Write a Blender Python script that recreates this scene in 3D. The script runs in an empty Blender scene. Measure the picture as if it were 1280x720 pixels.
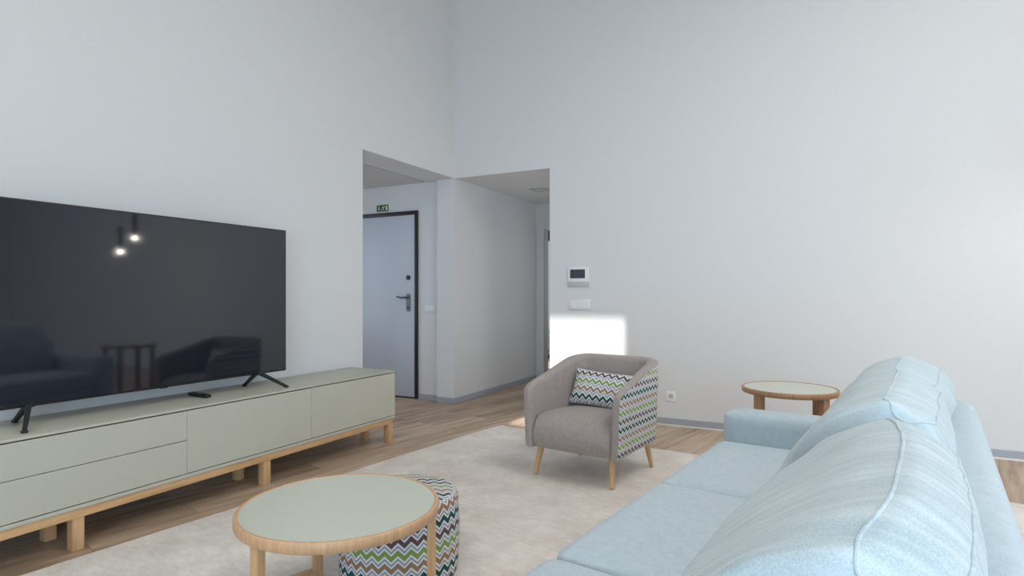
import bpy, bmesh, math, random
from mathutils import Vector, Matrix, noise as mnoise

random.seed(7)
C = bpy.context.scene.collection
PI = math.pi
R = math.radians

# ------------------------------------------------------------------ camera
SC = bpy.context.scene
cam_d = bpy.data.cameras.new('camera')
cam_d.sensor_width = 36.0
cam_d.lens = 740.0 / 1280.0 * 36.0
cam_d.shift_y = 8.0 / 1280.0
cam_d.clip_start = 0.02
cam = bpy.data.objects.new('camera', cam_d)
cam.location = (0, 0, 1.14)
cam.rotation_euler = (R(90), 0, R(27.46))
C.objects.link(cam)
SC.camera = cam

# ------------------------------------------------------------------ light
SC.view_settings.view_transform = 'Standard'
SC.view_settings.look = 'None'
SC.view_settings.gamma = 1.0
SC.view_settings.use_curve_mapping = False
SC.view_settings.exposure = 0.16
SC.cycles.max_bounces = 10
SC.cycles.diffuse_bounces = 7
SC.cycles.sample_clamp_indirect = 8.0

world = bpy.data.worlds.new('sky')
SC.world = world
world.use_nodes = True
wn = world.node_tree.nodes
wn['Background'].inputs['Color'].default_value = (0.72, 0.86, 1.0, 1)
wn['Background'].inputs['Strength'].default_value = 1.0

SUN_E = R(50)
sun_d = bpy.data.lights.new('sun', 'SUN')
sun_d.energy = 5.0
sun_d.color = (1.0, 0.96, 0.9)
sun_d.angle = R(0.9)
sun = bpy.data.objects.new('sun', sun_d)
sun.rotation_euler = Vector((0, math.cos(SUN_E), -math.sin(SUN_E))).to_track_quat('-Z', 'Y').to_euler()
sun.location = (0, -6, 9)
C.objects.link(sun)


def area(name, loc, direction, sx, sy, power, col, spread=180):
    d = bpy.data.lights.new(name, 'AREA')
    d.shape = 'RECTANGLE'
    d.size, d.size_y = sx, sy
    d.energy = power
    d.color = col
    d.spread = R(spread)
    o = bpy.data.objects.new(name, d)
    o.location = loc
    o.rotation_euler = Vector(direction).to_track_quat('-Z', 'Y').to_euler()
    C.objects.link(o)
    return o


# daylight entering by the terrace doors behind the camera, the side window and the roof windows
area('daylight_terrace', (1.9, -2.92, 1.25), (0, 1, -0.45), 4.2, 2.2, 180, (0.56, 0.78, 1.0))
area('daylight_side', (6.36, -0.6, 1.4), (-1, 0, 0), 2.6, 2.0, 66, (0.92, 0.96, 1.0))
area('daylight_roof', (1.6, 2.2, 4.72), (0, 0, -1), 2.4, 2.4, 80, (1.0, 0.97, 0.92), 156)
area('daylight_roof', (-1.2, -0.9, 4.72), (0, 0.25, -1), 2.0, 1.6, 54, (1.0, 0.97, 0.92), 156)
area('fill_entry', (-5.7, 4.0, 1.4), (1, 0.2, 0), 1.2, 1.8, 12, (0.80, 0.88, 1.0))  # added fill lamp for the hall; its side wall has no window
area('daylight_bedroom', (-3.0, 9.2, 1.4), (0, -1, 0), 1.6, 1.8, 16, (0.85, 0.92, 1.0))
area('fill_corridor', (-1.32, 6.2, 1.3), (-1, 0, 0.9), 1.0, 1.6, 6.5, (0.95, 0.97, 1.0))  # added fill, tilted up to brighten the corridor; no window behind it


# ------------------------------------------------------------------ materials
def lin(c):
    return tuple(((v / 255.0) / 12.92 if v / 255.0 <= 0.04045 else ((v / 255.0 + 0.055) / 1.055) ** 2.4) for v in c) + (1.0,)


def mat(name):
    m = bpy.data.materials.new(name)
    m.use_nodes = True
    return m, m.node_tree.nodes, m.node_tree.links, m.node_tree.nodes['Principled BSDF']


def ramp(n, stops, interp='LINEAR'):
    r = n.new('ShaderNodeValToRGB')
    r.color_ramp.interpolation = interp
    el = r.color_ramp.elements
    while len(el) < len(stops):
        el.new(0.5)
    for e, (p, c) in zip(el, stops):
        e.position = p
        e.color = c
    return r


def coords(n, l, kind='Object', scale=(1, 1, 1), rot=(0, 0, 0)):
    t = n.new('ShaderNodeTexCoord')
    m = n.new('ShaderNodeMapping')
    m.inputs['Scale'].default_value = scale
    m.inputs['Rotation'].default_value = rot
    l.new(t.outputs[kind], m.inputs['Vector'])
    return m.outputs['Vector']


def noise_tex(n, l, vec, scale, detail=3, rough=0.5):
    t = n.new('ShaderNodeTexNoise')
    t.inputs['Scale'].default_value = scale
    t.inputs['Detail'].default_value = detail
    t.inputs['Roughness'].default_value = rough
    l.new(vec, t.inputs['Vector'])
    return t.outputs['Fac']


def bump(n, l, b, h, strength, dist):
    x = n.new('ShaderNodeBump')
    x.inputs['Strength'].default_value = strength
    x.inputs['Distance'].default_value = dist
    l.new(h, x.inputs['Height'])
    l.new(x.outputs['Normal'], b.inputs['Normal'])
    return x


def math_n(n, l, op, a, b=None, c=None):
    x = n.new('ShaderNodeMath')
    x.operation = op
    for i, v in enumerate((a, b, c)):
        if v is None:
            continue
        if isinstance(v, (int, float)):
            x.inputs[i].default_value = v
        else:
            l.new(v, x.inputs[i])
    return x.outputs[0]


def mixc(n, l, fac, a, b, mode='MIX'):
    x = n.new('ShaderNodeMix')
    x.data_type = 'RGBA'
    x.blend_type = mode
    for sock, v in ((x.inputs['Factor'], fac), (x.inputs['A'], a), (x.inputs['B'], b)):
        if isinstance(v, (int, float)):
            sock.default_value = v
        elif isinstance(v, tuple):
            sock.default_value = v
        else:
            l.new(v, sock)
    return x.outputs['Result']


def plain(name, rgb, rough=0.5, metal=0.0, spec=0.5, grain=0.0):
    m, n, l, b = mat(name)
    v = coords(n, l)
    f = noise_tex(n, l, v, 35, 3)
    c = lin(rgb)
    lo = tuple(x * 0.985 for x in c[:3]) + (1,)
    r = ramp(n, [(0.3, lo), (0.7, c)])
    l.new(f, r.inputs['Fac'])
    l.new(r.outputs['Color'], b.inputs['Base Color'])
    b.inputs['Roughness'].default_value = rough
    b.inputs['Metallic'].default_value = metal
    b.inputs['Specular IOR Level'].default_value = spec
    if grain:
        f2 = noise_tex(n, l, v, 220, 3)
        bump(n, l, b, f2, grain, 0.002)
    return m


def emission(name, rgb, strength):
    m, n, l, b = mat(name)
    b.inputs['Base Color'].default_value = rgb + (1,)
    b.inputs['Emission Color'].default_value = rgb + (1,)
    b.inputs['Emission Strength'].default_value = strength
    return m


def wood(name, base, dark, axis='Y', rough=0.45, fine=1.0):
    m, n, l, b = mat(name)
    s = {'X': (1.2, 16, 16), 'Y': (16, 1.2, 16), 'Z': (16, 16, 1.2)}[axis]
    v = coords(n, l, 'Object', s)
    f = noise_tex(n, l, v, 3.2 * fine, 5, 0.6)
    f2 = noise_tex(n, l, v, 14 * fine, 3, 0.6)
    fm = math_n(n, l, 'ADD', math_n(n, l, 'MULTIPLY', f, 0.7), math_n(n, l, 'MULTIPLY', f2, 0.3))
    r = ramp(n, [(0.32, lin(dark)), (0.62, lin(base))])
    l.new(fm, r.inputs['Fac'])
    l.new(r.outputs['Color'], b.inputs['Base Color'])
    b.inputs['Roughness'].default_value = rough
    bump(n, l, b, fm, 0.12, 0.002)
    return m


def fabric(name, light, dark, weave=420.0, slub=(1, 1, 1), slub_scale=10.0, slub_amt=0.35, strength=0.35):
    m, n, l, b = mat(name)
    v = coords(n, l)
    sv = coords(n, l, 'Object', slub)
    f = noise_tex(n, l, v, weave, 2, 0.6)
    f2 = noise_tex(n, l, sv, slub_scale, 4, 0.6)
    fm = math_n(n, l, 'ADD', math_n(n, l, 'MULTIPLY', f, 1 - slub_amt), math_n(n, l, 'MULTIPLY', f2, slub_amt))
    r = ramp(n, [(0.36, lin(dark)), (0.64, lin(light))])
    l.new(fm, r.inputs['Fac'])
    l.new(r.outputs['Color'], b.inputs['Base Color'])
    b.inputs['Roughness'].default_value = 0.95
    b.inputs['Specular IOR Level'].default_value = 0.15
    b.inputs['Sheen Weight'].default_value = 0.15
    bump(n, l, b, fm, strength, 0.003)
    return m


def chevron(name, flip=False, off=0.0, band_w=0.44, wl=0.047, row=0.047, amp=0.023):
    """zigzag woven cloth, pattern laid out in metres by the UV map"""
    m, n, l, b = mat(name)
    t = n.new('ShaderNodeTexCoord')
    s = n.new('ShaderNodeSeparateXYZ')
    l.new(t.outputs['UV'], s.inputs[0])
    u, v = s.outputs['X'], s.outputs['Y']
    tri = math_n(n, l, 'PINGPONG', math_n(n, l, 'DIVIDE', u, wl), 0.5)          # 0..0.5
    p = math_n(n, l, 'ADD', v, math_n(n, l, 'MULTIPLY', tri, 2 * amp))
    q = math_n(n, l, 'ADD', math_n(n, l, 'DIVIDE', p, row), off)
    if flip:
        q = math_n(n, l, 'MULTIPLY', q, -1.0)
    fr = math_n(n, l, 'FRACT', q)
    k = math_n(n, l, 'DIVIDE', math_n(n, l, 'FLOORED_MODULO', math_n(n, l, 'FLOOR', q), 4.0), 4.0)
    k = math_n(n, l, 'ADD', k, 0.02)
    green, plum, teal, tan = lin((138, 166, 92)), lin((106, 87, 92)), lin((38, 86, 84)), lin((162, 131, 107))
    main = ramp(n, [(0.0, teal), (0.25, tan), (0.5, green), (0.75, plum)], 'CONSTANT')
    l.new(k, main.inputs['Fac'])
    w, blue = lin((232, 232, 230)), lin((150, 160, 186))
    band = ramp(n, [(0.0, (1, 1, 1, 1)), (band_w, (0, 0, 0, 1))], 'CONSTANT')
    l.new(fr, band.inputs['Fac'])
    thin = ramp(n, [(0.0, w), (0.62, blue), (0.80, w)], 'CONSTANT')
    l.new(fr, thin.inputs['Fac'])
    col = mixc(n, l, band.outputs['Color'], thin.outputs['Color'], main.outputs['Color'])
    vo = coords(n, l)
    f = noise_tex(n, l, vo, 500, 2)
    gr = ramp(n, [(0.3, (0.82, 0.82, 0.82, 1)), (0.7, (1, 1, 1, 1))])
    l.new(f, gr.inputs['Fac'])
    col = mixc(n, l, 1.0, col, gr.outputs['Color'], 'MULTIPLY')
    l.new(col, b.inputs['Base Color'])
    b.inputs['Roughness'].default_value = 0.92
    b.inputs['Specular IOR Level'].default_value = 0.15
    bump(n, l, b, f, 0.25, 0.002)
    return m


def floor_mat():
    m, n, l, b = mat('oak_planks')
    v = coords(n, l, 'Object', (1, 1, 1), (0, 0, R(-78)))
    br = n.new('ShaderNodeTexBrick')
    br.offset = 0.37
    br.offset_frequency = 2
    br.inputs['Color1'].default_value = (0, 0, 0, 1)
    br.inputs['Color2'].default_value = (1, 1, 1, 1)
    br.inputs['Mortar'].default_value = (0.5, 0.5, 0.5, 1)
    br.inputs['Scale'].default_value = 1.0
    br.inputs['Mortar Size'].default_value = 0.0012
    br.inputs['Mortar Smooth'].default_value = 0.0
    br.inputs['Bias'].default_value = 0.0
    br.inputs['Brick Width'].default_value = 1.35
    br.inputs['Row Height'].default_value = 0.19
    l.new(v, br.inputs['Vector'])
    # grain runs along the plank; every plank gets its own slice of noise
    sep = n.new('ShaderNodeSeparateXYZ')
    l.new(v, sep.inputs[0])
    bw = n.new('ShaderNodeRGBToBW')
    l.new(br.outputs['Color'], bw.inputs[0])
    cmb = n.new('ShaderNodeCombineXYZ')
    l.new(math_n(n, l, 'MULTIPLY', sep.outputs['X'], 0.9), cmb.inputs['X'])
    l.new(math_n(n, l, 'MULTIPLY', sep.outputs['Y'], 11.0), cmb.inputs['Y'])
    l.new(math_n(n, l, 'MULTIPLY', bw.outputs[0], 23.0), cmb.inputs['Z'])
    g = noise_tex(n, l, cmb.outputs[0], 2.4, 6, 0.62)
    g2 = noise_tex(n, l, cmb.outputs[0], 0.8, 2, 0.5)
    fm = math_n(n, l, 'ADD', math_n(n, l, 'MULTIPLY', g, 0.62), math_n(n, l, 'MULTIPLY', g2, 0.22))
    fm = math_n(n, l, 'ADD', fm, math_n(n, l, 'MULTIPLY', bw.outputs[0], 0.16))
    r = ramp(n, [(0.30, lin((124, 101, 82))), (0.46, lin((172, 148, 125))), (0.64, lin((204, 182, 158)))])
    l.new(fm, r.inputs['Fac'])
    seam = mixc(n, l, br.outputs['Fac'], r.outputs['Color'], lin((104, 86, 70)))
    l.new(seam, b.inputs['Base Color'])
    b.inputs['Roughness'].default_value = 0.42
    b.inputs['Specular IOR Level'].default_value = 0.35
    h = math_n(n, l, 'SUBTRACT', math_n(n, l, 'MULTIPLY', g, 0.3), br.outputs['Fac'])
    bump(n, l, b, h, 0.15, 0.002)
    return m


def rug_mat():
    m, n, l, b = mat('rug_pile')
    v = coords(n, l)
    va = coords(n, l, 'Object', (1.0, 1.0, 1.0), (0, 0, R(35)))
    big = noise_tex(n, l, va, 3.2, 7, 0.68)
    mid = noise_tex(n, l, coords(n, l, 'Object', (1.0, 2.4, 1.0), (0, 0, R(20))), 17, 6, 0.7)
    fine = noise_tex(n, l, v, 260, 2, 0.6)
    fm = math_n(n, l, 'ADD', math_n(n, l, 'MULTIPLY', big, 0.5), math_n(n, l, 'MULTIPLY', mid, 0.34))
    fm = math_n(n, l, 'ADD', fm, math_n(n, l, 'MULTIPLY', fine, 0.16))
    r = ramp(n, [(0.36, lin((200, 191, 182))), (0.5, lin((217, 209, 201))), (0.62, lin((234, 229, 222)))])
    l.new(fm, r.inputs['Fac'])
    l.new(r.outputs['Color'], b.inputs['Base Color'])
    b.inputs['Roughness'].default_value = 1.0
    b.inputs['Specular IOR Level'].default_value = 0.05
    b.inputs['Sheen Weight'].default_value = 0.2
    hh = math_n(n, l, 'ADD', math_n(n, l, 'MULTIPLY', fine, 0.5), mid)
    bump(n, l, b, hh, 0.4, 0.004)
    return m


M = {}
M['wall'] = plain('white_wall_paint', (219, 220, 221), 0.9, spec=0.2)
M['ceiling'] = plain('ceiling_paint', (205, 204, 202), 0.9, spec=0.2)
M['floor'] = floor_mat()
M['rug'] = rug_mat()
M['skirting'] = plain('grey_skirting', (165, 170, 178), 0.5)
M['skirt_white'] = plain('white_skirting_strip', (225, 225, 225), 0.6)
M['sage'] = plain('sage_lacquer', (187, 185, 171), 0.42, spec=0.4)
M['sage_pale'] = plain('pale_sage_inlay', (196, 200, 188), 0.4, spec=0.4)
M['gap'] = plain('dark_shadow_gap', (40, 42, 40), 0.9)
M['oak'] = wood('pale_oak', (214, 174, 128), (190, 146, 100), 'Y')
M['oak_x'] = wood('pale_oak_across', (214, 174, 128), (190, 146, 100), 'X')
M['oak_z'] = wood('pale_oak_upright', (214, 176, 132), (188, 146, 102), 'Z')
M['rim'] = wood('oak_rim', (212, 172, 132), (190, 148, 110), 'Z', fine=1.6)
M['rim_dark'] = wood('oak_rim_brown', (178, 138, 102), (148, 108, 76), 'Z', fine=1.6)
M['leg'] = wood('beech_leg', (216, 180, 134), (198, 160, 114), 'Z')
M['black'] = plain('black_plastic', (22, 23, 25), 0.4)
M['black_soft'] = plain('black_rubber', (38, 39, 41), 0.6)
M['door'] = plain('door_lacquer', (200, 207, 219), 0.4)
M['door_frame'] = plain('dark_brown_metal', (42, 36, 38), 0.45)
M['white_paint'] = plain('white_door_paint', (214, 218, 222), 0.45)
M['metal'] = plain('brushed_steel', (120, 124, 130), 0.3, metal=0.9)
M['metal_dark'] = plain('dark_steel', (70, 74, 80), 0.35, metal=0.8)
M['white_plastic'] = plain('white_plastic', (232, 232, 235), 0.35)
M['grey_plastic'] = plain('pale_grey_plastic', (190, 192, 196), 0.4)
M['panel_glass'] = plain('intercom_screen', (66, 74, 84), 0.2)
M['green'] = plain('sign_green', (24, 78, 40), 0.5)
M['sign_white'] = plain('sign_white', (206, 218, 206), 0.5)
M['sofa'] = fabric('aqua_weave', (194, 208, 215), (164, 182, 192), 480, (1, 1, 1), 40, 0.3, 0.3)
M['cushion'] = fabric('aqua_slub_weave', (198, 211, 215), (162, 180, 188), 430, (0.5, 9, 1.2), 7, 0.5, 0.3)
M['arm_grey'] = fabric('taupe_weave', (178, 168, 164), (148, 139, 135), 480, (1, 1, 1), 40, 0.3, 0.3)
M['chev'] = chevron('zigzag_cloth', False, 2.0)
M['chev_cushion'] = chevron('zigzag_cushion_cloth', False, 1.35, 0.34, 0.050, 0.053, 0.025)
M['seam'] = plain('pale_seam', (205, 205, 205), 0.8)
M['chev_flip'] = chevron('zigzag_cloth_turned', True, 0.0, 0.37)
M['concrete'] = plain('grey_render', (120, 126, 124), 0.95, grain=0.6)
M['lining'] = plain('grey_lining', (150, 155, 157), 0.6)
M['leaf'] = plain('leaf_green', (86, 112, 70), 0.6)
M['soil'] = plain('pale_gravel', (170, 170, 165), 0.95)
M['lamp'] = emission('lit_lamp', (1.0, 0.88, 0.74), 260.0)


def tv_screen():
    m, n, l, b = mat('tv_screen')
    b.inputs['Base Color'].default_value = (0.0075, 0.010, 0.018, 1)
    b.inputs['Roughness'].default_value = 0.07
    b.inputs['IOR'].default_value = 1.72
    v = coords(n, l)
    f = noise_tex(n, l, v, 6, 2)
    r = ramp(n, [(0.0, (0.045, 0.045, 0.045, 1)), (1.0, (0.06, 0.06, 0.06, 1))])
    l.new(f, r.inputs['Fac'])
    l.new(r.outputs['Color'], b.inputs['Roughness'])
    return m


def glass_mat():
    m, n, l, b = mat('window_glass')
    o = n['Material Output']
    tr = n.new('ShaderNodeBsdfTransparent')
    gl = n.new('ShaderNodeBsdfGlossy')
    gl.inputs['Roughness'].default_value = 0.02
    mx = n.new('ShaderNodeMixShader')
    mx.inputs[0].default_value = 0.06
    l.new(tr.outputs[0], mx.inputs[1])
    l.new(gl.outputs[0], mx.inputs[2])
    l.new(mx.outputs[0], o.inputs['Surface'])
    return m


M['screen'] = tv_screen()
M['glass'] = glass_mat()


# ------------------------------------------------------------------ mesh helpers
class MB:
    def __init__(self):
        self.v, self.f, self.uv = [], [], {}

    def add(self, verts, faces, uvs=None):
        o = len(self.v)
        self.v += [tuple(p) for p in verts]
        for i, f in enumerate(faces):
            if uvs is not None:
                self.uv[len(self.f)] = uvs[i]
            self.f.append(tuple(k + o for k in f))
        return self

    def bm_add(self, bm):
        bm.verts.index_update()
        self.add([v.co[:] for v in bm.verts], [[v.index for v in f.verts] for f in bm.faces])
        bm.free()
        return self

    def box(self, x0, x1, y0, y1, z0, z1, bev=0.0, seg=2):
        bm = bmesh.new()
        bmesh.ops.create_cube(bm, size=1.0)
        for v in bm.verts:
            v.co = Vector(((x0 + x1) / 2 + v.co.x * (x1 - x0), (y0 + y1) / 2 + v.co.y * (y1 - y0), (z0 + z1) / 2 + v.co.z * (z1 - z0)))
        if bev:
            bmesh.ops.bevel(bm, geom=bm.edges[:], offset=bev, segments=seg, profile=0.5, affect='EDGES')
        return self.bm_add(bm)

    def tube(self, pts, rad, n=8, cap=True, closed=False):
        pts = [Vector(p) for p in pts]
        rs = rad if isinstance(rad, (list, tuple)) else [rad] * len(pts)
        vs, fs = [], []
        up = None
        N = len(pts)
        for i, p in enumerate(pts):
            if closed:
                t = (pts[(i + 1) % N] - pts[i - 1]).normalized()
            else:
                t = (pts[min(i + 1, N - 1)] - pts[max(i - 1, 0)]).normalized()
            if up is None:
                up = Vector((0, 0, 1)) if abs(t.z) < 0.9 else Vector((1, 0, 0))
            a = t.cross(up).normalized()
            up = a.cross(t).normalized()
            for k in range(n):
                w = 2 * PI * k / n
                vs.append(p + (a * math.cos(w) + up * math.sin(w)) * rs[i])
        for i in range(N if closed else N - 1):
            j = (i + 1) % N
            for k in range(n):
                fs.append((i * n + k, i * n + (k + 1) % n, j * n + (k + 1) % n, j * n + k))
        if cap and not closed:
            fs.append(tuple(range(n - 1, -1, -1)))
            fs.append(tuple((N - 1) * n + k for k in range(n)))
        return self.add(vs, fs)

    def lathe(self, prof, n=48, cx=0, cy=0, closed=False):
        vs, fs = [], []
        m = len(prof)
        for k in range(n):
            w = 2 * PI * k / n
            for r, z in prof:
                vs.append((cx + r * math.cos(w), cy + r * math.sin(w), z))
        for k in range(n):
            j = (k + 1) % n
            for i in range(m if closed else m - 1):
                i2 = (i + 1) % m
                fs.append((k * m + i, j * m + i, j * m + i2, k * m + i2))
        return self.add(vs, fs)

    def cyl(self, cx, cy, z0, z1, r, n=32, bev=0.0):
        b = min(bev, r * 0.5)
        prof = [(1e-4, z0), (r - b, z0), (r, z0 + b), (r, z1 - b), (r - b, z1), (1e-4, z1)] if b else [(1e-4, z0), (r, z0), (r, z1), (1e-4, z1)]
        return self.lathe(prof, n, cx, cy)

    def extrude(self, poly, axis, d0, d1):
        """flat outline (list of 2-D points) extruded along one axis"""
        def P(a, b, d):
            return {'x': (d, a, b), 'y': (a, d, b), 'z': (a, b, d)}[axis]
        n = len(poly)
        vs = [P(a, b, d0) for a, b in poly] + [P(a, b, d1) for a, b in poly]
        fs = [tuple(range(n)), tuple(range(2 * n - 1, n - 1, -1))]
        fs += [(i, (i + 1) % n, n + (i + 1) % n, n + i) for i in range(n)]
        return self.add(vs, fs)

    def rbox(self, c, size, r, n=10, crown=(0, 0, 0), lump=0.0, seed=0.0):
        """soft box: rounded edges, faces crowned outwards"""
        hx, hy, hz = size[0] / 2, size[1] / 2, size[2] / 2
        bm = bmesh.new()
        g = []
        for i in range(n + 1):
            x = -1 + 2 * i / n
            g.append(math.copysign(abs(x) ** 0.75, x))
        def face(fn):
            vv = [[bm.verts.new(fn(g[i], g[j])) for j in range(n + 1)] for i in range(n + 1)]
            for i in range(n):
                for j in range(n):
                    bm.faces.new((vv[i][j], vv[i + 1][j], vv[i + 1][j + 1], vv[i][j + 1]))
        face(lambda a, b: (a, b, 1)); face(lambda a, b: (b, a, -1))
        face(lambda a, b: (b, 1, a)); face(lambda a, b: (a, -1, b))
        face(lambda a, b: (1, a, b)); face(lambda a, b: (-1, b, a))
        bmesh.ops.remove_doubles(bm, verts=bm.verts[:], dist=1e-5)
        for v in bm.verts:
            u = v.co.copy()
            p = Vector((u.x * hx, u.y * hy, u.z * hz))
            q = Vector((max(-hx + r, min(hx - r, p.x)), max(-hy + r, min(hy - r, p.y)), max(-hz + r, min(hz - r, p.z))))
            d = p - q
            if d.length > 1e-9:
                p = q + d.normalized() * r
            wx, wy, wz = 1 - u.x ** 2, 1 - u.y ** 2, 1 - u.z ** 2
            p.x += math.copysign(crown[0] * wy * wz, u.x) * (abs(u.x) ** 3)
            p.y += math.copysign(crown[1] * wx * wz, u.y) * (abs(u.y) ** 3)
            p.z += math.copysign(crown[2] * wx * wy, u.z) * (abs(u.z) ** 3)
            p += Vector(c)
            if lump:
                p += p.normalized() * 0
                nv = mnoise.noise(Vector((p.x * 5 + seed, p.y * 5, p.z * 5)))
                p.z += lump * nv * (abs(u.z) ** 3)
            v.co = p
        return self.bm_add(bm)

    def build(self, name, material, parent=None, smooth=True, angle=40):
        me = bpy.data.meshes.new(name)
        me.from_pydata(self.v, [], self.f)
        if self.uv:
            ul = me.uv_layers.new(name='UVMap')
            for p in me.polygons:
                uvs = self.uv.get(p.index)
                if uvs:
                    for k, li in enumerate(p.loop_indices):
                        ul.data[li].uv = uvs[k]
        bm = bmesh.new()
        bm.from_mesh(me)
        if not self.uv:
            bmesh.ops.remove_doubles(bm, verts=bm.verts[:], dist=1e-6)
        bmesh.ops.recalc_face_normals(bm, faces=bm.faces[:])
        bm.to_mesh(me)
        bm.free()
        if smooth:
            me.polygons.foreach_set('use_smooth', [True] * len(me.polygons))
            me.set_sharp_from_angle(angle=R(angle))
        me.materials.append(material)
        o = bpy.data.objects.new(name, me)
        C.objects.link(o)
        if parent:
            o.parent = parent
        return o


def thing(name, label, cat, loc=(0, 0, 0), rz=0.0, group=None):
    o = bpy.data.objects.new(name, None)
    o.empty_display_size = 0.1
    o.location = loc
    o.rotation_euler = (0, 0, rz)
    C.objects.link(o)
    o['label'] = label
    o['category'] = cat
    if group:
        o['group'] = group
    return o


def tag(o, label, cat, group=None):
    o['label'] = label
    o['category'] = cat
    if group:
        o['group'] = group
    return o


def struct(o):
    o['kind'] = 'structure'
    return o


def empty_struct(name):
    o = bpy.data.objects.new(name, None)
    o.empty_display_size = 0.1
    C.objects.link(o)
    o['kind'] = 'structure'
    return o


# ------------------------------------------------------------------ the setting
LX, BY, OH, CH = -3.38, 5.20, 2.35, 4.75      # left wall, back wall, opening height, ceiling height
OY0 = 3.805                                   # the left wall's opening runs from here to the corner
OX1 = -2.295                                  # the back wall's opening ends here
EY = 5.26                                     # entry hall's door wall
RX, FY = 6.4, -3.0
DY = 7.20                                     # corridor's end wall

struct(MB().box(-6.2, RX + 0.2, FY - 0.2, 9.8, -0.1, 0.0).build('floor', M['floor']))

# roof windows: the sunlit one lets in the patch of sun on the back wall
sk = [(-2.44, -1.56, BY - (CH - 0.915) / math.tan(SUN_E) - 1.44 + 0.0, BY - (CH - 0.915) / math.tan(SUN_E))]
sy1 = BY - (CH - 0.915) / math.tan(SUN_E)
sy0 = 4.56 - CH / math.tan(SUN_E)
mb = MB()
x0, x1, y0, y1 = LX - 0.37, RX + 0.2, FY - 0.2, BY + 0.2
mb.box(x0, -2.44, y0, y1, CH, CH + 0.04).box(-1.56, x1, y0, y1, CH, CH + 0.04)
mb.box(-2.44, -1.56, y0, sy0, CH, CH + 0.04).box(-2.44, -1.56, sy1, y1, CH, CH + 0.04)
struct(mb.build('ceiling', M['ceiling'], smooth=False))
mb = MB()
for a in ((-2.50, -2.44, sy0 - 0.06, sy1 + 0.06), (-1.56, -1.50, sy0 - 0.06, sy1 + 0.06), (-2.44, -1.56, sy0 - 0.06, sy0), (-2.44, -1.56, sy1, sy1 + 0.06)):
    mb.box(*a, CH + 0.04, CH + 0.06)
struct(mb.build('window_1', M['white_paint'], smooth=False))

mb = MB()
mb.box(LX - 0.37, LX, FY - 0.2, OY0, 0, CH)
mb.box(LX - 0.37, LX, OY0, BY, OH, CH)
struct(mb.build('wall_left', M['wall'], smooth=False))
mb = MB()
mb.box(OX1, RX + 0.2, BY, BY + 0.2, 0, CH)
mb.box(LX, OX1, BY, BY + 0.2, OH, CH)
mb.box(LX - 0.37, LX, BY, BY + 0.2, OH + 0.03, CH)
struct(mb.build('wall_back', M['wall'], smooth=False))
mb = MB()
mb.box(RX, RX + 0.2, FY - 0.2, -1.9, 0, CH).box(RX, RX + 0.2, 0.7, BY, 0, CH)
mb.box(RX, RX + 0.2, -1.9, 0.7, 0, 0.4).box(RX, RX + 0.2, -1.9, 0.7, 2.4, CH)
struct(mb.build('wall_right', M['wall'], smooth=False))
mb = MB()
mb.box(LX, -0.2, FY - 0.2, FY, 0, CH).box(4.0, RX, FY - 0.2, FY, 0, CH).box(-0.2, 4.0, FY - 0.2, FY, 2.35, CH)
struct(mb.build('wall_front', M['wall'], smooth=False))

# partition between the entry hall and the corridor, its white end in the back wall's plane
struct(MB().box(LX - 0.22, LX, BY, DY, 0, OH).build('wall_partition', M['wall'], smooth=False))
# entry hall
mb = MB()
mb.box(-6.0, -4.87, EY, EY + 0.14, 0, 2.37).box(-3.884, LX - 0.22, EY, EY + 0.14, 0, 2.37).box(-4.87, -3.884, EY, EY + 0.14, 2.056, 2.37)
struct(mb.build('wall_entry', M['wall'], smooth=False))
struct(MB().box(-6.2, -6.0, 2.0, EY + 0.14, 0, 2.37).build('wall_entry_side', M['wall'], smooth=False))
struct(MB().box(-6.0, LX - 0.37, 2.0, 2.2, 0, 2.37).build('wall_entry_near', M['wall'], smooth=False))
mb = MB().box(-6.2, LX - 0.392, 2.0, EY - 0.014, OH, 2.42).box(LX - 0.37, LX - 0.001, BY, EY, OH, 2.38)
struct(mb.build('ceiling_entry', M['ceiling'], smooth=False))
struct(MB().box(LX - 0.392, LX - 0.37, 2.2, EY, 2.375, 2.38).box(-6.0, LX - 0.39, EY - 0.014, EY, 2.375, 2.38).build('groove_shade_1', M['gap'], smooth=False))  # dark strips stand in for the shade inside the ceiling grooves
# corridor
struct(MB().box(LX - 0.2, -1.3, BY + 0.2, DY + 0.2, OH, OH + 0.05).build('ceiling_corridor', M['wall'], smooth=False))
struct(MB().box(-1.3, -1.1, BY + 0.2, DY, 0, OH).build('wall_corridor', M['wall'], smooth=False))
mb = MB()
mb.box(LX - 0.22, -3.27, DY, DY + 0.12, 0, OH).box(-2.44, -1.1, DY, DY + 0.12, 0, OH).box(-3.27, -2.44, DY, DY + 0.12, 2.01, OH)
struct(mb.build('wall_corridor_end', M['wall'], smooth=False))
d2 = empty_struct('door_2')
mb = MB()
mb.box(-3.365, -3.262, DY - 0.015, DY, 0, 2.085, 0.003).box(-2.45, -2.36, DY - 0.015, DY, 0, 2.085, 0.003).box(-3.262, -2.45, DY - 0.015, DY, 2.003, 2.085, 0.003)
mb.build('door_frame', M['white_paint'], d2, smooth=False)
MB().box(-3.27, -3.258, DY, DY + 0.13, 0, 2.003).box(-2.452, -2.44, DY, DY + 0.13, 0, 2.003).build('jamb_lining', M['lining'], d2, smooth=False)
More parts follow.
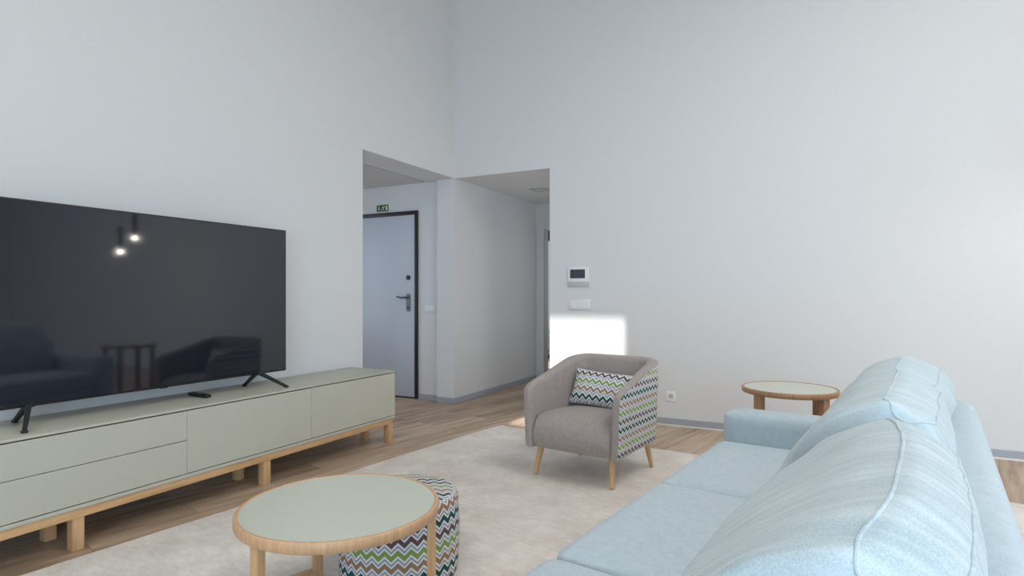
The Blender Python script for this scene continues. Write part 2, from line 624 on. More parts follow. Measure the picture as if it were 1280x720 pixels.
# room at the end of the corridor, with a tall window on a grey yard
mb = MB()
mb.box(-6.0, -5.8, DY + 0.12, 9.8, 0, OH).box(-1.6, -1.4, DY + 0.12, 9.8, 0, OH)
mb.box(-5.8, -4.9, 9.6, 9.8, 0, OH).box(-3.3, -1.6, 9.6, 9.8, 0, OH)
mb.box(-4.9, -3.3, 9.6, 9.8, 2.27, OH)
struct(mb.build('wall_bedroom', M['wall'], smooth=False))
struct(MB().box(-6.0, -1.4, DY + 0.12, 9.8, OH, OH + 0.05).build('ceiling_bedroom', M['ceiling'], smooth=False))
w2 = empty_struct('window_2')
mb = MB()
mb.box(-4.9, -3.3, 9.62, 9.68, 2.09, 2.27).box(-4.9, -3.3, 9.62, 9.68, 0, 0.07).box(-4.9, -4.84, 9.62, 9.68, 0.07, 2.09).box(-3.36, -3.3, 9.62, 9.68, 0.07, 2.09)
mb.build('window_frame', M['door_frame'], w2, smooth=False)
MB().box(-4.84, -3.36, 9.645, 9.655, 0.07, 2.09).build('pane', M['glass'], w2, smooth=False)
struct(MB().box(-8, 0, 9.8, 13.2, -0.12, -0.02).build('ground_yard', M['soil'], smooth=False))
struct(MB().box(-8, 0, 12.0, 12.2, -0.1, 3.6).build('wall_yard', M['concrete'], smooth=False))

# skirting boards: grey band over a thin white strip
def skirting(name, a, mb_white=None):
    o = MB().box(*a, 0.014, 0.066, 0.002, 1).build(name, M['skirting'], smooth=False)
    struct(o)
    w = MB().box(*a, 0.0, 0.014).build('white_strip', M['skirt_white'], o, smooth=False)
    return o
skirting('baseboard_back', (OX1, RX, BY - 0.012, BY))
skirting('baseboard_left', (LX, LX + 0.012, FY, OY0))
skirting('baseboard_right', (RX - 0.012, RX, FY, BY - 0.012))
def skirt_plain(name, a):
    struct(MB().box(*a, 0, 0.06, 0.002, 1).build(name, M['skirting'], smooth=False))
skirt_plain('baseboard_partition', (LX, LX + 0.012, BY - 0.012, DY - 0.016))
skirt_plain('baseboard_pillar', (LX - 0.22, LX, BY - 0.012, BY))
skirt_plain('baseboard_entry', (-3.88, LX - 0.22, EY - 0.012, EY))

# entry door
d1 = empty_struct('door_1')
mb = MB()
mb.box(-3.924, -3.884, EY - 0.02, EY + 0.1, 0, 2.056, 0.003).box(-4.87, -4.83, EY - 0.02, EY + 0.1, 0, 2.056, 0.003).box(-4.83, -3.924, EY - 0.02, EY + 0.1, 2.016, 2.056, 0.003)
mb.box(-4.83, -3.924, EY - 0.012, EY + 0.1, 0, 0.012)
mb.build('door_frame', M['door_frame'], d1)
leaf = MB().box(-4.827, -3.927, EY - 0.008, EY + 0.04, 0.014, 2.014, 0.004).build('door_leaf', M['door'], d1)
def ycyl(mb, x, z, y0, y1, r, n=20):
    vs = [(x + r * math.cos(2 * PI * k / n), y, z + r * math.sin(2 * PI * k / n)) for y in (y0, y1) for k in range(n)]
    fs = [(k, (k + 1) % n, n + (k + 1) % n, n + k) for k in range(n)] + [tuple(range(n)), tuple(range(2 * n - 1, n - 1, -1))]
    return mb.add(vs, fs)
hx = -4.010
mb = MB()
pl = []
for k in range(9):
    pl.append((hx + 0.024 * math.cos(PI * k / 8), 1.125 + 0.024 * math.sin(PI * k / 8)))
for k in range(9):
    pl.append((hx - 0.024 * math.cos(PI * k / 8), 0.975 - 0.024 * math.sin(PI * k / 8)))
mb.extrude(pl, 'y', EY - 0.02, EY - 0.008)
ho = mb.build('handle_plate', M['metal'], d1)
mb = MB()
mb.tube([(hx, EY - 0.02, 1.105), (hx, EY - 0.055, 1.105), (hx - 0.02, EY - 0.065, 1.105), (hx - 0.06, EY - 0.066, 1.103), (hx - 0.10, EY - 0.064, 1.112), (hx - 0.125, EY - 0.062, 1.116)], [0.011, 0.011, 0.011, 0.010, 0.012, 0.009], 12)
mb.build('lever', M['metal'], ho)
ycyl(MB(), hx, 0.995, EY - 0.026, EY - 0.02, 0.011).build('keyhole', M['metal_dark'], ho)
ycyl(ycyl(MB(), hx, 1.325, EY - 0.022, EY - 0.008, 0.026), hx, 1.325, EY - 0.03, EY - 0.022, 0.012).build('lock_rose', M['metal_dark'], d1)

# ------------------------------------------------------------------ rug
def make_rug():
    o = MB()
    W, L, T = 4.0, 3.6, 0.014
    nx, ny = 100, 90
    cx, cy = -2.456, 4.486
    def edge(i, j):
        x, y = W * i / nx, -L * j / ny
        # far left corner: waved, its tip curled up
        d = math.hypot(x - 0.0, y - 0.0)
        z = T + 0.0006 * mnoise.noise(Vector((x * 9, y * 9, 3)))
        if d < 0.35:
            w = (1 - d / 0.35) ** 2
            z += 0.0
            x += 0.02 * w
        xo = 0.004 * mnoise.noise(Vector((y * 6, 1, 0))) if i in (0, nx) else 0
        yo = 0.006 * mnoise.noise(Vector((x * 5, 9, 0))) if j in (0, ny) else 0
        if j == 0:
            yo += 0.018 * math.exp(-((x - 0.04) / 0.045) ** 2) - 0.02 * math.exp(-((x - 0.16) / 0.09) ** 2)
        return (x + xo, y + yo, z)
    vs = [edge(i, j) for i in range(nx + 1) for j in range(ny + 1)]
    fs = []
    I = lambda i, j: i * (ny + 1) + j
    for i in range(nx):
        for j in range(ny):
            fs.append((I(i, j), I(i, j + 1), I(i + 1, j + 1), I(i + 1, j)))
    ring = [I(i, 0) for i in range(nx + 1)] + [I(nx, j) for j in range(1, ny + 1)] + [I(i, ny) for i in range(nx - 1, -1, -1)] + [I(0, j) for j in range(ny - 1, 0, -1)]
    base = len(vs)
    for k in ring:
        x, y, z = vs[k]
        vs.append((x, y, max(0.001, z - T + 0.001)))
    n = len(ring)
    for k in range(n):
        fs.append((ring[k], ring[(k + 1) % n], base + (k + 1) % n, base + k))
    o.add(vs, fs)
    r = o.build('rug', M['rug'], angle=60)
    r.location = (cx, cy, 0)
    r.rotation_euler = (0, 0, R(-6.7))
    tag(r, 'large beige short-pile rug under the coffee table and armchair', 'rug')
make_rug()
RUGZ = 0.0150

# ------------------------------------------------------------------ tv cabinet
def make_cabinet():
    t = thing('tv_cabinet', 'long low sage green cabinet on oak legs beneath the television', 'cabinet', (LX, 1.948, 0))
    fx = 0.47                                       # front face, local x (wall at 0)
    h = 1.692                                       # half length
    MB().box(0.02, fx, -h, h, 0.541, 0.553, 0.002).build('top_panel', M['sage'], t)
    mb = MB().box(0.02, fx, -h, h, 0.190, 0.207, 0.002)
    mb.box(0.02, fx - 0.001, -h, -h + 0.018, 0.207, 0.541).box(0.02, fx - 0.03, h - 0.018, h, 0.207, 0.541)
    mb.box(0.02, 0.03, -h, h, 0.207, 0.541)
    mb.build('carcass', M['sage'], t, smooth=False)
    MB().box(fx - 0.06, fx - 0.028, -h + 0.02, h - 0.02, 0.207, 0.541).build('shadow_gap', M['gap'], t, smooth=False)  # dark sheet, its colour standing for the shade between the fronts
    q = h / 2
    g = 0.0009
    z0, z1, zm = 0.2112, 0.5352, 0.3835
    for k in (0, 1):
        MB().box(fx - 0.02, fx, k * q + g, (k + 1) * q - g, z0, z1, 0.0012, 1).build('door', M['sage'], t)
    for k in (-2, -1):
        MB().box(fx - 0.02, fx, k * q + g, (k + 1) * q - g, zm + 0.0015, z1, 0.0012, 1).build('drawer', M['sage'], t)
        MB().box(fx - 0.02, fx, k * q + g, (k + 1) * q - g, z0, zm - 0.0015, 0.0012, 1).build('drawer', M['sage'], t)
    # oak underframe
    MB().box(fx - 0.06, fx - 0.008, -h + 0.012, h - 0.012, 0.148, 0.190, 0.003).build('rail', M['oak'], t)
    MB().box(0.17, 0.225, -h + 0.012, h - 0.012, 0.148, 0.190, 0.003).build('rail', M['oak'], t)
    for yc in (-1.66, -0.500, 0.514, 1.66):
        for xa in (fx - 0.066, 0.17):
            MB().box(xa, xa + 0.052, yc - 0.024, yc + 0.024, 0, 0.1485, 0.003).build('leg', M['oak_z'], t)
make_cabinet()

# ------------------------------------------------------------------ television
def make_tv():
    X = -3.13
    ya, yb, za, zb = 1.140, 2.785, 0.638, 1.563
    t = thing('television', 'large black flat television standing on the sage cabinet, switched off', 'television', (X, (ya + yb) / 2, 0.553))
    w = (yb - ya) / 2
    z0, z1 = za - 0.553, zb - 0.553
    mb = MB().box(-0.028, 0.0, -w, w, z0, z1, 0.004)
    mb.box(-0.055, -0.02, -w + 0.3, w - 0.3, z0 + 0.06, z0 + 0.5, 0.012)
    mb.build('housing', M['black'], t)
    MB().box(-0.001, 0.0015, -w + 0.006, w - 0.006, z0 + 0.012, z1 - 0.006, 0.0005, 1).build('screen', M['screen'], t)
    MB().box(-0.006, 0.002, -0.02, 0.02, z0 - 0.003, z0 + 0.002, 0.001).build('sensor_bump', M['black'], t)
    for s in (-1, 1):
        yc = s * (w - 0.215)
        mb = MB()
        for (xe, ye) in ((0.147, s * 0.085), (-0.135, s * 0.002)):
            a = Vector((-0.012, yc, z0 + 0.012))
            b = Vector((xe, yc + ye, 0.008))
            d = (b - a).normalized()
            side = Vector((0, 1, 0))
            up = d.cross(side).normalized()
            vs = []
            for p, hw, ht in ((a, 0.013, 0.009), (b, 0.009, 0.006)):
                for su, sv in ((-1, -1), (1, -1), (1, 1), (-1, 1)):
                    vs.append(p + side * (su * hw) + up * (sv * ht))
            mb.add(vs, [(0, 1, 2, 3), (7, 6, 5, 4), (0, 4, 5, 1), (1, 5, 6, 2), (2, 6, 7, 3), (3, 7, 4, 0)])
            mb.box(b.x - 0.011, b.x + 0.011, b.y - 0.011, b.y + 0.011, 0.0, 0.012, 0.003)
        mb.box(-0.024, -0.002, yc - 0.018, yc + 0.018, z0 - 0.004, z0 + 0.03, 0.003)
        mb.build('foot', M['black_soft'], t)
make_tv()

def make_remote():
    t = thing('remote_control', 'small black remote control lying on the cabinet under the television', 'remote control', (-3.155, 2.185, 0.553), R(-4))
    mb = MB()
    mb.rbox((0, 0, 0.011), (0.180, 0.040, 0.020), 0.009, 10)
    mb.build('body', M['black'], t)
    mb = MB()
    mb.lathe([(0.012, 0.0205), (0.012, 0.023), (0.006, 0.023), (0.006, 0.0205)], 24, -0.014, 0, closed=True)
    mb.build('navigation_ring', M['metal'], t)
    for x, y in ((-0.05, 0.009), (-0.05, -0.009), (-0.035, 0.009), (-0.035, -0.009), (0.05, 0.0)):
        MB().box(x - 0.004, x + 0.004, y - 0.004, y + 0.004, 0.0195, 0.0225, 0.001, 1).build('button', M['black_soft'], t)
    for y in (0.009, -0.009):
        MB().box(0.012, 0.030, y - 0.0045, y + 0.0045, 0.0195, 0.0235, 0.0015, 1).build('rocker_key', M['metal'], t)
make_remote()

# ------------------------------------------------------------------ round tables
def arc_bar(mb, r0, r1, a0, a1, z0, z1, n=40):
    vs, fs = [], []
    for i in range(n + 1):
        a = a0 + (a1 - a0) * i / n
        for r, z in ((r0, z0), (r1, z0), (r1, z1), (r0, z1)):
            vs.append((r * math.cos(a), r * math.sin(a), z))
    for i in range(n):
        for k in range(4):
            fs.append((i * 4 + k, i * 4 + (k + 1) % 4, i * 4 + 4 + (k + 1) % 4, i * 4 + 4 + k))
    fs.append((3, 2, 1, 0))
    fs.append((n * 4, n * 4 + 1, n * 4 + 2, n * 4 + 3))
    return mb.add(vs, fs)

VIEW = R(27.46)          # leg angles were measured across the line of sight
def round_table(label, cat, loc, rad, top, rim_h, legs, rail, rim_m, leg_m, leg_w=0.046, leg_t=0.032):
    t = thing('coffee_table' if rad > 0.3 else 'side_table', label, cat, loc)
    h = top - loc[2]
    b = 0.004
    mb = MB()
    mb.lathe([(rad - 0.020, h - rim_h), (rad - b, h - rim_h), (rad, h - rim_h + b), (rad, h - b), (rad - b, h), (rad - 0.0145 + 0.002, h), (rad - 0.0145, h - 0.002), (rad - 0.0145, h - 0.024), (rad - 0.020, h - 0.025)], 96, closed=True)
    mb.build('rim', rim_m, t, angle=50)
    MB().cyl(0, 0, h - 0.0235, h - 0.002, rad - 0.0148, 96).build('top_panel', M['sage_pale'], t)
    ri = rad - 0.010
    for a in legs:
        mb = MB()
        mb.box(ri - leg_t, ri, -leg_w / 2, leg_w / 2, 0, h - rim_h + 0.002, 0.003)
        lo = mb.build('leg', leg_m, t)
        lo.rotation_euler = (0, 0, R(a) + VIEW)
    mb = MB()
    arc_bar(mb, ri - leg_t + 0.001, ri - 0.001, R(rail[0]) + VIEW, R(rail[1]) + VIEW, 0.0, 0.042)
    mb.build('base_rail', rim_m, t)
    return t

round_table('low round coffee table with pale sage top and oak rim, overlapping the zigzag pouf', 'table',
            (-1.487, 1.560, RUGZ), 0.341, 0.412, 0.036, (5, 122, 236), (122, 365), M['rim'], M['oak_z'], 0.038, 0.030)
round_table('tall small round side table with oak rim behind the sofa arm', 'table',
            (-0.143, 3.48, RUGZ), 0.238, 0.645, 0.028, (23, 113, 203, 293), (113, 383), M['rim_dark'], M['rim_dark'], 0.044, 0.034)

# ------------------------------------------------------------------ pouf
def make_pouf():
    t = thing('pouf', 'round drum pouf in multicoloured zigzag fabric beside the coffee table', 'pouf', (-1.51, 1.92, RUGZ), R(20))
    r, h, rr = 0.235, 0.332, 0.028
    prof = [(r - 0.03, 0.0), (r - 0.008, 0.006), (r, 0.03)]
    for k in range(1, 9):
        z = 0.03 + (h - rr - 0.03) * k / 8
        prof.append((r + 0.006 * math.sin(PI * k / 8), z))
    for k in range(1, 5):
        a = PI / 2 * k / 5
        prof.append((r - rr + rr * math.cos(a), h - rr + rr * math.sin(a)))
    n = 96
    mb = MB()
    vs, fs, uvs = [], [], []
    m = len(prof)
    ln = [0.0]
    for i in range(1, m):
        ln.append(ln[-1] + math.hypot(prof[i][0] - prof[i - 1][0], prof[i][1] - prof[i - 1][1]))
    for k in range(n):
        w = 2 * PI * k / n
        for pr, z in prof:
            vs.append((pr * math.cos(w), pr * math.sin(w), z))
    for k in range(n):
        j = (k + 1) % n
        for i in range(m - 1):
            fs.append((k * m + i, j * m + i, j * m + i + 1, k * m + i + 1))
            u0, u1 = 2 * PI * r * k / n, 2 * PI * r * (k + 1) / n
            uvs.append([(u0, ln[i]), (u1, ln[i]), (u1, ln[i + 1]), (u0, ln[i + 1])])
    mb.add(vs, fs, uvs)
    mb.build('side_cover', M['chev'], t, angle=80)
    # top: flat cloth with its own straight rows
    mb = MB()
    vs, fs, uvs = [], [], []
    rt = prof[-1][0]
    zt = prof[-1][1]
    rings = 10
    for q in range(rings + 1):
        f = q / rings
        rad = rt * f + 1e-4
        for k in range(n):
            w = 2 * PI * k / n
            vs.append((rad * math.cos(w), rad * math.sin(w), zt + 0.012 * (1 - f ** 2.5)))
    def uvp(p):
        return (p[0] * 0.94 + p[1] * 0.34, -p[0] * 0.34 + p[1] * 0.94)
    for q in range(rings):
        for k in range(n):
            j = (k + 1) % n
            f = (q * n + k, (q + 1) * n + k, (q + 1) * n + j, q * n + j)
            fs.append(f)
            uvs.append([uvp(vs[i]) for i in f])
    mb.add(vs, fs, uvs)
    mb.build('top_cover', M['chev'], t, angle=80)
make_pouf()

# ------------------------------------------------------------------ armchair
def make_armchair():
    t = thing('armchair', 'taupe tub armchair with zigzag fabric outside, on beech legs', 'armchair', (-1.265, 3.605, RUGZ), R(-7.7))
    W, F, B, RC, T = 0.328, -0.335, 0.330, 0.15, 0.075
    z0 = 0.185
    # outer plan path, from the right arm's front round the back to the left arm's front
    path = []
    ns = 14
    for i in range(ns):
        path.append((W, F + (B - RC - F) * i / ns, 1, 0))
    for i in range(13):
        a = PI / 2 * i / 12
        path.append((W - RC + RC * math.cos(a), B - RC + RC * math.sin(a), math.cos(a), math.sin(a)))
    for i in range(1, 12):
        path.append((W - RC - (2 * (W - RC)) * i / 12, B, 0, 1))
    for i in range(13):
        a = PI / 2 + PI / 2 * i / 12
        path.append((-W + RC + RC * math.cos(a), B - RC + RC * math.sin(a), math.cos(a), math.sin(a)))
    for i in range(1, ns + 1):
        path.append((-W, B - RC + (F - (B - RC)) * i / ns, -1, 0))
    def top(y):
        f = (y - F) / (B - F)
        f = max(0.0, min(1.0, f))
        f = f * f * (3 - 2 * f) * 0.45 + f * 0.55
        d = max(0.0, min(1.0, (0.09 - (y - F)) / 0.106))
        return 0.575 + 0.138 * f - 0.045 * (1 - math.sqrt(max(0.0, 1 - d * d)))
    st = []
    rc = 0.018
    caps = [PI / 2 * k / 5 for k in range(5, 0, -1)]
    p0 = path[0]
    for a in caps:
        st.append((p0[0], F - rc * math.sin(a), 1, 0, rc * (1 - math.cos(a)), True))
    for p in path:
        st.append((p[0], p[1], p[2], p[3], 0.0, False))
    p1 = path[-1]
    for a in reversed(caps):
        st.append((p1[0], F - rc * math.sin(a), -1, 0, rc * (1 - math.cos(a)), True))
    def section(y, sh):
        g = max(0.0, min(1.0, (y - F) / 0.45))
        T = 0.052 + 0.026 * g * g * (3 - 2 * g)
        h = top(y) - sh * 0.8
        q = [(-0.022, z0), (-0.006, z0 + 0.006), (0.0, z0 + 0.03)]
        for k in range(1, 6):
            q.append((0.0, z0 + 0.03 + (h - 0.022 - z0 - 0.03) * k / 5))
        nout = len(q)                       # outer faces end here
        q += [(-0.003, h - 0.010), (-0.012, h - 0.002), (-T * 0.5, h + 0.002), (-T + 0.014, h - 0.003), (-T + 0.003, h - 0.014), (-T, h - 0.034)]
        q += [(-T, 0.5 * (h - 0.034) + 0.5 * 0.27), (-T, 0.27), (-T, z0)]
        sc = 1 - 0.72 * sh / rc
        q = [(-T / 2 + (o + T / 2) * sc, z) for o, z in q]
        return q, nout
    vs = []
    secs = []
    for (x, y, nx, ny, sh, cap) in st:
        q, nout = section(y, sh)
        taper = lambda z: -0.014 * (0.55 - min(z, 0.55)) / 0.37
        secs.append(len(vs))
        for o, z in q:
            oo = o + taper(z)
            vs.append((x + nx * oo, y + ny * oo, z))
    m = len(q)
    arc = [0.0]
    for i in range(1, len(st)):
        arc.append(arc[-1] + math.hypot(st[i][0] - st[i - 1][0], st[i][1] - st[i - 1][1]))
    shell, gray = MB(), MB()
    gf, sf, su = [], [], []
    for i in range(len(st) - 1):
        deep = max(st[i][4], st[i + 1][4])
        for k in range(m):
            k2 = (k + 1) % m
            f = (secs[i] + k, secs[i + 1] + k, secs[i + 1] + k2, secs[i] + k2)
            outer = k < nout and deep < 0.012
            if outer:
                sf.append(f)
                su.append([(arc[i], vs[f[0]][2]), (arc[i + 1], vs[f[1]][2]), (arc[i + 1], vs[f[2]][2]), (arc[i], vs[f[3]][2])])
            else:
                gf.append(f)
    gf.append(tuple(secs[0] + k for k in range(m)))
    gf.append(tuple(secs[-1] + k for k in range(m - 1, -1, -1)))
    shell.add(vs, sf, su)
    gray.add(vs, gf)
    def clean(o):
        bm = bmesh.new()
        bm.from_mesh(o.data)
        bmesh.ops.delete(bm, geom=[v for v in bm.verts if not v.link_faces], context='VERTS')
        bm.to_mesh(o.data)
        bm.free()
    clean(shell.build('outer_cover', M['chev_flip'], t, angle=70))
    clean(gray.build('tub', M['arm_grey'], t, angle=60))
    # piping along the seam between the two cloths
    pts = []
    for i, (x, y, nx, ny, sh, cap) in enumerate(st):
        if sh < 0.012:
            p = vs[secs[i] + nout]
            pts.append(p)
    e0, e1 = [], []
    for i, (x, y, nx, ny, sh, cap) in enumerate(st):
        if cap and sh < 0.012:
            pass
    first = [i for i, s in enumerate(st) if s[4] < 0.012][0]
    last = [i for i, s in enumerate(st) if s[4] < 0.012][-1]
    e0 = [vs[secs[first] + k] for k in range(1, nout + 1)]
    e1 = [vs[secs[last] + k] for k in range(nout, 0, -1)]
    MB().tube(e0 + pts[1:-1] + e1, 0.0038, 8).build('piping', M['arm_grey'], t)
    # seat block and its cushion crown
    sec = [(-0.345, z0 + 0.02), (-0.352, z0 + 0.05), (-0.358, 0.25), (-0.350, 0.312), (-0.325, 0.356), (-0.285, 0.380), (-0.22, 0.391), (-0.10, 0.392), (0.05, 0.384), (0.20, 0.374), (0.255, 0.365), (0.26, 0.25), (0.25, z0 + 0.004), (-0.33, z0 + 0.004)]
    nx = 26
    vs, fs = [], []
    for i in range(nx + 1):
        u = -1 + 2 * i / nx
        u = math.copysign(abs(u) ** 0.7, u)
        e = (1 - abs(u) ** 9) ** 0.5
        for y, z in sec:
            gg = max(0.0, min(1.0, (y - F) / 0.45))
            hw = W - 0.014 - (0.052 + 0.026 * gg * gg * (3 - 2 * gg)) + 0.002
            zz = z0 + (z - z0) * (0.93 + 0.07 * e) + (0.010 * (1 - u * u) * max(0.0, (z - 0.3) / 0.1))
            yy = y - (0.010 * (1 - u * u) if y < -0.3 else 0.0) + (0.012 * (1 - e) if y < -0.3 else 0.0)
            vs.append((u * hw, yy, zz))
    ms = len(sec)
    for i in range(nx):
        for k in range(ms):
            k2 = (k + 1) % ms
            fs.append((i * ms + k, i * ms + k2, (i + 1) * ms + k2, (i + 1) * ms + k))
    fs.append(tuple(range(ms)))
    fs.append(tuple(nx * ms + k for k in range(ms - 1, -1, -1)))
    MB().add(vs, fs).build('seat', M['arm_grey'], t, angle=75)
    # back pad inside the tub
    # legs: tapered, splayed
    for sx, sy, fx, fy in ((-1, -1, -0.274, -0.295), (1, -1, 0.245, -0.285), (1, 1, 0.262, 0.270), (-1, 1, -0.262, 0.270)):
        tx, ty = fx - sx * 0.022, fy - sy * 0.045
        mb = MB()
        mb.tube([(fx, fy, 0.0035), (fx + (tx - fx) * 0.035, fy + (ty - fy) * 0.035, 0.0065), (tx, ty, 0.195)], [0.0115, 0.013, 0.0225], 20)
        mb.build('leg', M['leg'], t)
    return t
make_armchair()

def make_lumbar():
    t = thing('lumbar_cushion', 'small oblong zigzag cushion leaning in the taupe armchair', 'cushion')
    n, mm = 40, 28
    w, h, d = 0.213, 0.119, 0.058
    for name, s in (('front_cover', 1), ('back_cover', -1)):
        mb = MB()
        vs, fs, uvs = [], [], []
        for i in range(n + 1):
            for j in range(mm + 1):
                a, b = -1 + 2 * i / n, -1 + 2 * j / mm
                pin = 1 - 0.05 * (1 - b * b) * abs(a) ** 4
                pin2 = 1 - 0.07 * (1 - a * a) * abs(b) ** 4
                th = d * ((1 - abs(a) ** 3.2) * (1 - abs(b) ** 3.0)) ** 0.55
                th += 0.004 * mnoise.noise(Vector((a * 3, b * 3, s * 2.0))) * (1 - a * a) * (1 - b * b)
                vs.append((a * w * pin, -s * th, b * h * pin2))
        for i in range(n):
            for j in range(mm):
                f = (i * (mm + 1) + j, (i + 1) * (mm + 1) + j, (i + 1) * (mm + 1) + j + 1, i * (mm + 1) + j + 1)
                fs.append(f)
                uvs.append([(vs[k][0], vs[k][2]) for k in f])
        mb.add(vs, fs, uvs)
        mb.build(name, M['chev_cushion'], t, angle=80)
    mb = MB()
    ring = []
    for k in range(60):
        i = k / 60.0 * 4
        s_, f = int(i), i - int(i)
        a, b = ((-1 + 2 * f, -1), (1, -1 + 2 * f), (1 - 2 * f, 1), (-1, 1 - 2 * f))[s_]
        pin = 1 - 0.05 * (1 - b * b) * abs(a) ** 4
        pin2 = 1 - 0.07 * (1 - a * a) * abs(b) ** 4
        ring.append((a * w * pin, 0, b * h * pin2))
    mb.tube(ring, 0.002, 6, closed=True)
    mb.build('edge_seam', M['seam'], t)
    cy = R(-7.7)
    a, b = Vector((math.cos(cy), math.sin(cy), 0)), Vector((-math.sin(cy), math.cos(cy), 0))
    t.location = Vector((-1.265, 3.605, 0.0)) + a * -0.022 + b * 0.115 + Vector((0, 0, 0.517))
    t.rotation_euler = (R(-24), R(3), R(-7.7))
make_lumbar()

# ------------------------------------------------------------------ sofa
def catmull(pts, per=5):
    out = []
    n = len(pts)
    for i in range(n):
        p0, p1, p2, p3 = (Vector(pts[(i + k) % n]) for k in (-1, 0, 1, 2))
        for k in range(per):
            u = k / per
            out.append(0.5 * ((2 * p1) + (-p0 + p2) * u + (2 * p0 - 5 * p1 + 4 * p2 - p3) * u * u + (-p0 + 3 * p1 - 3 * p2 + p3) * u ** 3))
    return out

